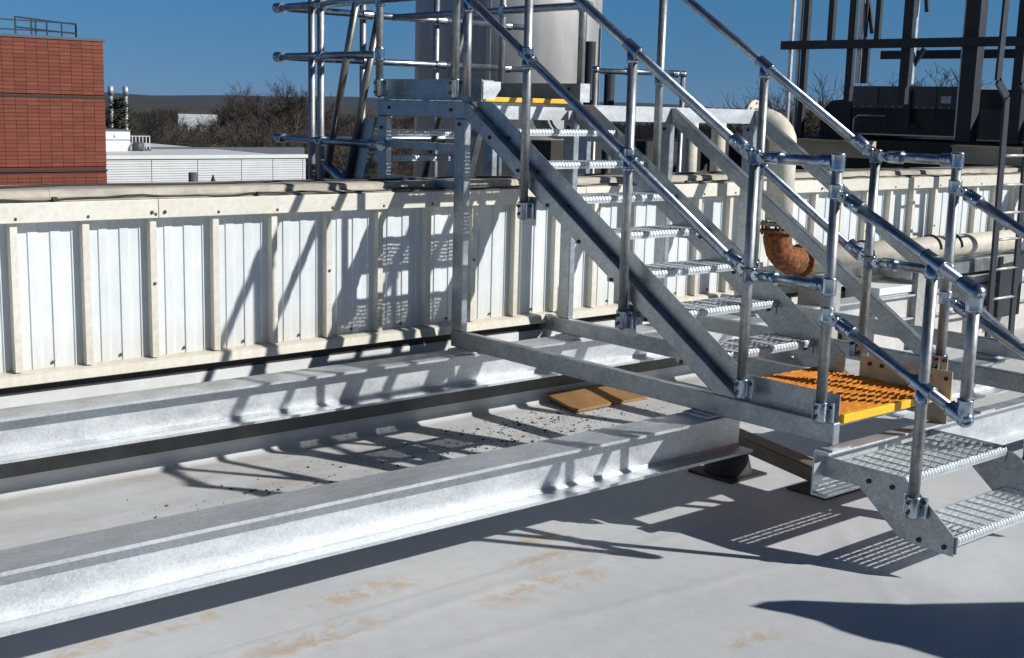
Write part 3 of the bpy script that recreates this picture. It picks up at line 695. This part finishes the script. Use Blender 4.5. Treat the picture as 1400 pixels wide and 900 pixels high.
for p, q in (((1.60, .05, 4.0), (1.78, .05, 2.62)), ((1.62, .05, 1.95), (1.78, .05, 2.22)), ((1.05, .05, 2.75), (1.12, .05, 2.4))):
    m = MB(); m.bar(p, q, .04, .04); m.build("brace", DARK, SF)
AH = pthing("plant_unit", "long dark grey sheet metal plant unit under the steel frame", "plant unit")
m = MB(); m.box(.72, 2.12, .4, 2.4, 1.55, 1.81); m.build("upper_panel", DARKG, AH, bevel=.006)
m = MB(); m.box(.70, 2.10, .44, 2.4, 1.25, 1.535); m.box(.70, 2.12, .41, .44, 1.535, 1.549); m.build("lower_panel", DARK, AH)
m = MB(); m.prism([(.28, 1.19), (.30, 1.5), (.42, 1.63), (.70, 1.66), (.70, 1.19)], 'Y', .42, 2.2); m.build("end_cowl", DARK, AH)
m = MB(); m.box(1.44, 1.50, .36, .399, 1.34, 1.78); m.box(1.38, 1.6, .37, .399, 1.33, 1.37); m.build("bracket", DARK, AH)
m = MB(); m.box(2.12, 2.17, .36, .42, 1.26, 1.85); m.build("white_edge", WPAINT, AH)
for x in (1.06, 1.80): m = MB(); m.box(x, x+.008, .392, .40, 1.26, 1.80); m.build("panel_seam", DARK, AH)
m = MB(); [m.box(.76+.1*i, .772+.1*i, .392, .40, 1.565, 1.577) for i in range(13)]; m.build("rivets", GALVB, AH)
m = MB(); m.box(1.86, 1.98, .394, .40, 1.62, 1.70); m.build("data_plate", GALV, AH)
m = MB(); m.box(.70, 2.12, .38, .43, 1.235, 1.252); m.build("base_rail", GALV, AH)
m = MB(); m.tube([(.80, .34, 1.0), (.80, .34, 1.42), (.84, .36, 1.46), (1.2, .36, 1.46)], .014, 8); m.build("conduit", GALV, AH)
AH2 = pthing("plant_unit", "dark plant unit at the right edge behind the cranked ladder rails", "plant unit")
m = MB(); m.box(2.30, 5, .4, 2, 1.24, 1.78); m.build("casing", DARK, AH2); m = MB(); m.box(2.36, 2.78, .36, .399, 1.24, 1.56); m.build("door", DARKG, AH2)
for k, (x0, x1) in enumerate(((.30, 1.80), (2.72, 6))):
    t = pthing("support_beam", ["beige steel support beam beyond the wall, behind the pipe elbow", "beige steel support beam beyond the wall at the right edge"][k], "beam")
    m = MB(); m.box(x0, x1, -1.0, -.9, 1.0, 1.185); m.box(x0, x1, -1.04, -1.001, 1.165, 1.185); m.build("beam_section", BEIGE, t)
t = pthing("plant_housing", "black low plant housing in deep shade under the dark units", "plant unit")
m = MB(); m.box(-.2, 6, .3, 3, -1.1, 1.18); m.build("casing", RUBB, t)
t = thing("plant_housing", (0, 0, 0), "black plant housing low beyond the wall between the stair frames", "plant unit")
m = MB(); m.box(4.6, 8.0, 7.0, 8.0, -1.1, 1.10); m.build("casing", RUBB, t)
for k, (x, y) in enumerate(((5.5, 5.8), (5.95, 5.8))):
    t = thing("valve_pipe", (0, 0, 0), ["left of two small cream valve tops showing over the stair's white fascia", "right of two small cream valve tops showing over the stair's white fascia"][k], "valve", "valves beyond the wall")
    m = MB(); m.tube([(x, y, -.9), (x, y, 1.36+.05*k), (x, y, 1.42+.05*k)], [.08, .08, .04], 14); m.build("pipe_body", PIPEW, t)
    flange((x, y, 1.42+.05*k), (0, 0, 1), .11, .02, PIPEW, t, 6)
for k, (x, z1) in enumerate(((3.36, 2.05), (3.62, 1.78))):
    t = thing("vent_pipe", (0, 0, 0), ["taller of two thin dark pipes standing right of the tank", "shorter of two thin dark pipes standing right of the tank"][k], "pipe")
    m = MB(); m.tube([(x+.05, 5.2, -1), (x+.05, 5.2, z1)], .05, 12); m.build("pipe_shaft", DARK, t)

# ------------------------------------------------------------ brick building
BB = thing("brick_building", (0, 0, 0), "red brick building with stacked joints at the upper left, seen above the wall", "building")
m = MB(); m.box(-4, 6.70, 24.02, 34, -16, 2.62); m.build("wall", MORT, BB)
m = MB(); m.box(-4, 6.74, 23.97, 34, 2.62, 2.69); m.build("roof_edge", DARKG, BB, bevel=.01)
for z in (1.42, -.165): 
    m = MB(); m.box(-4, 6.72, 23.985, 24.02, z-.02, z+.02); m.build("shelf_joint", RUBB, BB)
bm_ = MB().box(0, .236, 0, .035, 0, .0735).mesh("brick", BRICK)
rows = []; z = 2.62-.082
while z > -1.6:
    if abs(z+.035-1.42) > .05 and abs(z+.035+.165) > .05: rows.append(z)
    z -= .0815
cnt = 0; rest = MB()
for z in rows:
    for i in range(45):
        x = 6.70-.243*(i+1)+.005
        if x < -4: break
        if i < 9 and cnt < 300: put(bm_, "brick", BB, (x, 23.99+random.uniform(0, .004), z)); cnt += 1
        else: o_ = random.uniform(0, .004); rest.box(x, x+.236, 23.99+o_, 24.025+o_, z, z+.0735)
tag(rest.build("brickwork", BRICK, BB), kind='stuff')
RR = thing("roof_railing", (0, 0, 0), "thin dark railing on the roof of the brick building", "railing")
def railrun(a, b, n_, z0, zs):
    a = Vector(a); b = Vector(b)
    for i in range(n_+1):
        p = a+(b-a)*i/n_; MB().bar((p.x, p.y, z0), (p.x, p.y, zs[-1]), .03, .03, (0, 1, 0)).build("post", DARK, RR)
    for z in zs: MB().bar((a.x, a.y, z), (b.x, b.y, z), .03, .03).build("rail", DARK, RR)
railrun((3.2, 26, 0), (6.9, 26, 0), 4, 2.6, (2.88, 3.09)); railrun((6.9, 26, 0), (5.0, 24.5, 0), 4, 2.6, (2.86, 3.07))
t = thing("rooftop_stack", (4.35, 25.2, 2.6), "white and black vent stack on the brick roof at the picture's left edge", "vent")
m = MB(); m.tube([(0, 0, 0), (0, 0, .45)], .42, 18); m.build("base", RUBB, t); m = MB(); m.tube([(0, 0, .45), (0, 0, .6), (0, 0, 1.6)], [.42, .3, .25], 18); m.build("stack", WPAINT, t)

# ------------------------------------------------------------ white corrugated upstand building and neighbours
WB = thing("white_block", (0, 0, 0), "long white building block with horizontal ribbed sheets beyond the wall at left", "building")
m = MB(); m.box(6.9, 12.97, 26.03, 36, -16, .0); m.build("wall_core", WPAINT, WB)
m = MB(); m.box(6.9, 13.04, 25.92, 26.2, -.02, .072); m.build("parapet_cap", WPAINT, WB)
XS = [6.9, 8.65, 9.87, 11.09, 12.0, 12.9, 13.0]
for a, b in zip(XS, XS[1:]):
    m = MB(); pf = []
    for k in range(14): pf += [(25.965, -.03-.06*k), (25.965, -.03-.06*k-.046), (25.99, -.03-.06*k-.048), (25.99, -.03-.06*k-.058)]
    v = [(x, y, z) for x in (a+.008, b-.008) for y, z in pf]; n = len(pf)
    m.add(v, [(i, i+1, n+i+1, n+i) for i in range(n-1)]); m.build("ribbed_panel", WPAINT, WB)
m = MB(); m.box(6.9, 12.9, 26.2, 36, -.03, -.01); m.build("roof_deck", BROWNR, WB)
m = MB(); m.box(10.9, 16, 31, 31.3, -.4, .05); m.build("roof_kerb", DARKG, WB)
t = thing("roof_cowl", (0, 0, 0), "small grey round cowl in front of the white ribbed block", "vent")
m = MB(); m.tube([(7.79, 22, -1.4), (7.79, 22, -.117)], .10, 16); m.build("cowl_body", DARKG, t)
t = thing("roof_cowl", (0, 0, 0), "tiny dark pointed vent right of the round cowl", "vent")
m = MB(); m.tube([(8.26, 22, -1.4), (8.26, 22, -.3), (8.26, 22, -.17)], [.05, .05, .01], 12); m.build("cowl_body", RUBB, t)
t = thing("small_white_building", (0, 0, 0), "small white flat-roofed building beside the brick building, with a round light", "building")
m = MB(); m.box(8.0, 9.89, 30, 35, -16, .54); m.build("wall", WPAINT, t); m = MB(); m.box(8.0, 9.91, 29.97, 35, .54, .575); m.build("roof", DARKG, t)
m = MB(); m.box(8.0, 9.895, 29.985, 29.999, .29, .305); m.build("trim_band", DARKG, t); m = MB(); m.tube([(9.48, 29.97, .42), (9.48, 29.999, .42)], .05, 16); m.build("wall_light", WPAINT, t)
t = thing("roof_equipment", (0, 0, 0), "small jumble of pipes and rails on the white block roof", "equipment")
for i in range(6): m = MB(); m.bar((9.95+i*.1, 30, -.2), (9.95+i*.1, 30, .40), .02, .02, (0, 1, 0)); m.build("post", GALVB, t)
m = MB(); m.bar((9.9, 30, .4), (10.45, 30, .4), .02, .02); m.bar((9.9, 30, .15), (10.45, 30, .15), .02, .02); m.build("rail", GALVB, t)
m = MB(); m.tube([(9.95, 29.9, .12), (10.2, 29.9, .12)], .12, 14); m.box(10.15, 10.4, 29.8, 30, -.1, .05); m.build("blower", DARKG, t)
for k, x in enumerate((47.35, 48.9)):
    t = thing("chimney_stack", (x, 120, -16), ["left of two slim metal chimney stacks on the horizon", "right of two slim metal chimney stacks on the horizon"][k], "chimney", "two metal chimneys on the horizon")
    m = MB(); m.tube([(0, 0, 0), (0, 0, 18.3)], .20, 14); m.build("stack", GALVB, t); m = MB(); m.tube([(0, 0, 17.6), (0, 0, 18.5)], .28, 14); m.build("stack_cap", GALVB, t)
def house(x, y, w_, d, z0, h, mw, mr_, label, gable=False, ang=.3):
    t = thing("distant_building", (x, y, z0), label, "building"); t.rotation_euler.z = ang
    m = MB(); m.box(-w_/2, w_/2, -d/2, d/2, 0, h); m.build("wall", mw, t)
    if gable: m = MB(); m.prism([(-d/2-.3, h), (d/2+.3, h), (0, h+d*.28)], 'X', -w_/2-.3, w_/2+.3); m.build("roof", mr_, t)
    else: m = MB(); m.box(-w_/2-.2, w_/2+.2, -d/2-.2, d/2+.2, h, h+.4); m.build("roof", mr_, t)
    nw = max(2, int(w_/4))
    for i in range(nw):
        m = MB(); xx = -w_/2+w_*(i+.5)/nw; m.box(xx-.6, xx+.6, -d/2-.03, -d/2+.02, h*.45, h*.7); m.build("window", DARK, t)
house(196, 400, 13, 10, -16, 12.6, WPAINT, BROWNR, "white block on the far slope left of centre", ang=-.4)
house(152, 240, 16, 12, -16, 9, WPAINT, BROWNR, "brown-roofed white house behind the raking rails", True, -.4)
house(140, 205, 10, 8, -16, 6, BROWNR, BROWNR, "brown house among trees behind the guard rail", True, .2)
house(185, 255, 24, 12, -16, 10.5, WPAINT, WPAINT, "long pale building low beyond the far trees", ang=-.4)

# ------------------------------------------------------------ trees
def tree_meshes(seed, H, spread, n_, levels=4):
    rnd = random.Random(seed); tr = MB(); tw = MB()
    def br(mb, p, q, r0, r1, s=3):
        d = (q-p); a = d.orthogonal().normalized(); b = d.normalized().cross(a)
        v = [p+(a*math.cos(t)+b*math.sin(t))*r0 for t in [6.283*k/s for k in range(s)]]+[q+(a*math.cos(t)+b*math.sin(t))*r1 for t in [6.283*k/s for k in range(s)]]
        mb.add(v, [(k, (k+1) % s, (k+1) % s+s, k+s) for k in range(s)])
    def grow(p, d, L, r0, lv):
        q = p+d*L; r1 = r0*.62
        br(tr if lv < 2 else tw, p, q, r0, r1, 6 if lv == 0 else 3)
        if lv >= levels: return
        k_ = 7 if lv == 0 else 4
        for i in range(k_):
            t = rnd.uniform(.35, 1) if i else 1
            nd = (d+Vector((rnd.gauss(0, spread), rnd.gauss(0, spread), rnd.gauss(.12, spread*.6)))).normalized()
            grow(p+d*L*t, nd, L*rnd.uniform(.50, .76), max(.006, r1*rnd.uniform(.6, .95)), lv+1)
    grow(Vector((0, 0, 0)), Vector((0, 0, 1)), H*.30, H*.018, 0)
    return tr.mesh("trunk", BARK), tw.mesh("crown", TWIG)
TM = [tree_meshes(s, 10, .62, 5, 6) for s in (1, 2, 3, 4)]
def tree(x, y, z, s, k, label, group=None, rz=0):
    t = thing("bare_tree", (x, y, z), label, "tree", group); t.scale = (s, s, s*.95); t.rotation_euler.z = rz
    for me, nm in zip(TM[k], ("trunk", "crown")):
        o = bpy.data.objects.new(nm, me); col.objects.link(o); o.parent = t
    return t
CX, CY = -4.6165, -3.1625
def polar(a, d): return CX+d*math.sin(R(a)), CY+d*math.cos(R(a))
def top_tree(px, dist, top, k, label, group=None, base=-16, rz=0):
    """tree at azimuth/distance whose crown top reaches height `top`"""
    a = 40.653+math.degrees(math.atan((px-700)/1709.4)); x, y = polar(a, dist)
    return tree(x, y, base, (top-base)/TH[k], k, label, group, rz)
TH = [sorted(v.co.z for v in m[1].vertices)[int(len(m[1].vertices)*.93)] for m in TM]
top_tree(395, 150, 2.3, 0, "tallest bare winter tree beyond the white block, its round crown on the skyline")
top_tree(350, 165, .4, 1, "bare winter tree left of the tallest one, lower on the skyline")
top_tree(435, 170, .6, 2, "bare winter tree behind the left guard rail posts")
for i, (px, d, tp, lb) in enumerate(((378, 155, 1.3, "bare tree touching the tallest one on its left side"), (410, 158, 1.5, "bare tree touching the tallest one on its right side"), (330, 175, -1., "low bare tree at the left end of the skyline clump"), (365, 160, .8, "middle-height bare tree between the two lower left ones and the tallest"))):
    top_tree(px, d, tp, (i+1) % 4, lb, rz=i*1.3)
rnd = random.Random(21)
for i in range(46):
    px = 185+i*8.5+rnd.uniform(-6, 6); d = rnd.uniform(85, 190)
    top_tree(px, d, 1.447-(rnd.uniform(36, 60))/1709*d, i % 4, "bare brown winter tree in the belt of woodland beyond the white block", "trees in the woodland belt beyond the white block", rz=rnd.random()*6)
for i, (px, d, tp) in enumerate(((1122, 95, 1.2), (1136, 88, 1.8), (1155, 90, 1.6), (1172, 98, 1.3))):
    top_tree(px, d, tp, i % 4, ["bare tree at the left end of the steel frame", "bare tree between the first columns of the steel frame", "bare tree behind the left cowl of the plant unit", "bare tree just left of the plant unit's upper panel"][i], "bare trees behind the steel frame", rz=i)
for i, (px, d, tp) in enumerate(((1245, 95, 2.6), (1272, 90, 2.9), (1300, 96, 2.9), (1010, 260, -7.), (960, 270, -7.))):
    top_tree(px, d, tp, i % 4, ["twiggy tree top left of centre over the plant unit", "twiggy tree top in the middle over the plant unit", "twiggy tree top right over the plant unit", "low distant tree beyond the white pipe elbow", "low distant tree on the horizon left of the elbow"][i], "bare trees behind the plant unit", rz=2*i)
# conifer beside the small white building
def conifer(x, y, z, h, w_, label):
    t = thing("conifer", (x, y, z), label, "tree"); m = MB(); m.tube([(0, 0, 0), (0, 0, h*.95)], [.25, .05], 8); m.build("trunk", BARK, t)
    m = MB(); rnd = random.Random(int(x))
    for i in range(3000):
        u = rnd.random()**.8; zz = h*(.12+.88*u); rr = w_*(1-u*.75)*(.35+.65*rnd.random())*(.8+.3*math.sin(zz*2.1)); a = rnd.random()*6.283
        p = Vector((math.cos(a)*rr, math.sin(a)*rr, zz)); s_ = rnd.uniform(.15, .4); d = Vector((math.cos(a), math.sin(a), rnd.uniform(-.2, .7)))*s_; e = Vector((-math.sin(a), math.cos(a), .2))*s_*.35
        m.add([p-e, p+e, p+d], [(0, 1, 2)])
    m.build("crown", CONIF, t)
x, y = polar(40.653+math.degrees(math.atan((163-700)/1709.4)), 70); conifer(x, y, -16, 17.3, 2.8, "dark evergreen tree between the brick building and the chimneys")
x, y = polar(40.653+math.degrees(math.atan((182-700)/1709.4)), 95); conifer(x, y, -16, 14.6, 3.0, "lower dark evergreen tree right of the first one")
# distant woodland mass on the valley floor: fans of thin twigs
m = MB(); rnd = random.Random(4)
for i in range(9000):
    a = rnd.uniform(18, 66); d = 130+900*rnd.random()**1.7; x, y = polar(a, d); h = rnd.uniform(7, 12)*(1+.12*math.sin(a*2.3)); sc_ = (d/200)**.55
    p = Vector((x, y, -16)); e = Vector((math.cos(R(a)), -math.sin(R(a)), 0)); f_ = Vector((math.sin(R(a)), math.cos(R(a)), 0))
    for k in range(7):
        b = p+e*rnd.gauss(0, .8)*sc_; t = p+e*rnd.gauss(0, 2.2)*sc_+f_*rnd.gauss(0, 2)+Vector((0, 0, h*rnd.uniform(.6, 1))); w2 = e*rnd.uniform(.12, .38)*sc_
        mid_ = (b+t)/2+e*rnd.gauss(0, .5)*sc_
        m.add([b-w2, b+w2, mid_+w2*.8, mid_-w2*.8, t], [(0, 1, 2, 3), (3, 2, 4)])
tag(m.build("distant_woodland", mat("winter_woods", (.045, .031, .020), .95, 0, .5, .03, col2=(.016, .019, .012))), "brown winter woodland filling the valley below the hills", "woodland", kind='stuff')

# thin winter haze over the valley
hz = MB().box(-7000, 7000, -7000, 7000, -17.5, 60)
hm = bpy.data.materials.new("haze_air"); hm.use_nodes = True; hn = hm.node_tree.nodes; hn.remove(hn["Principled BSDF"])
pv = hn.new("ShaderNodeVolumePrincipled"); pv.inputs["Color"].default_value = (.30, .55, 1, 1); pv.inputs["Density"].default_value = .000022; pv.inputs["Anisotropy"].default_value = .1
hm.node_tree.links.new(pv.outputs[0], hn["Material Output"].inputs["Volume"])
tag(hz.build("haze", hm), "thin blue winter haze over the valley", "haze", kind='stuff')
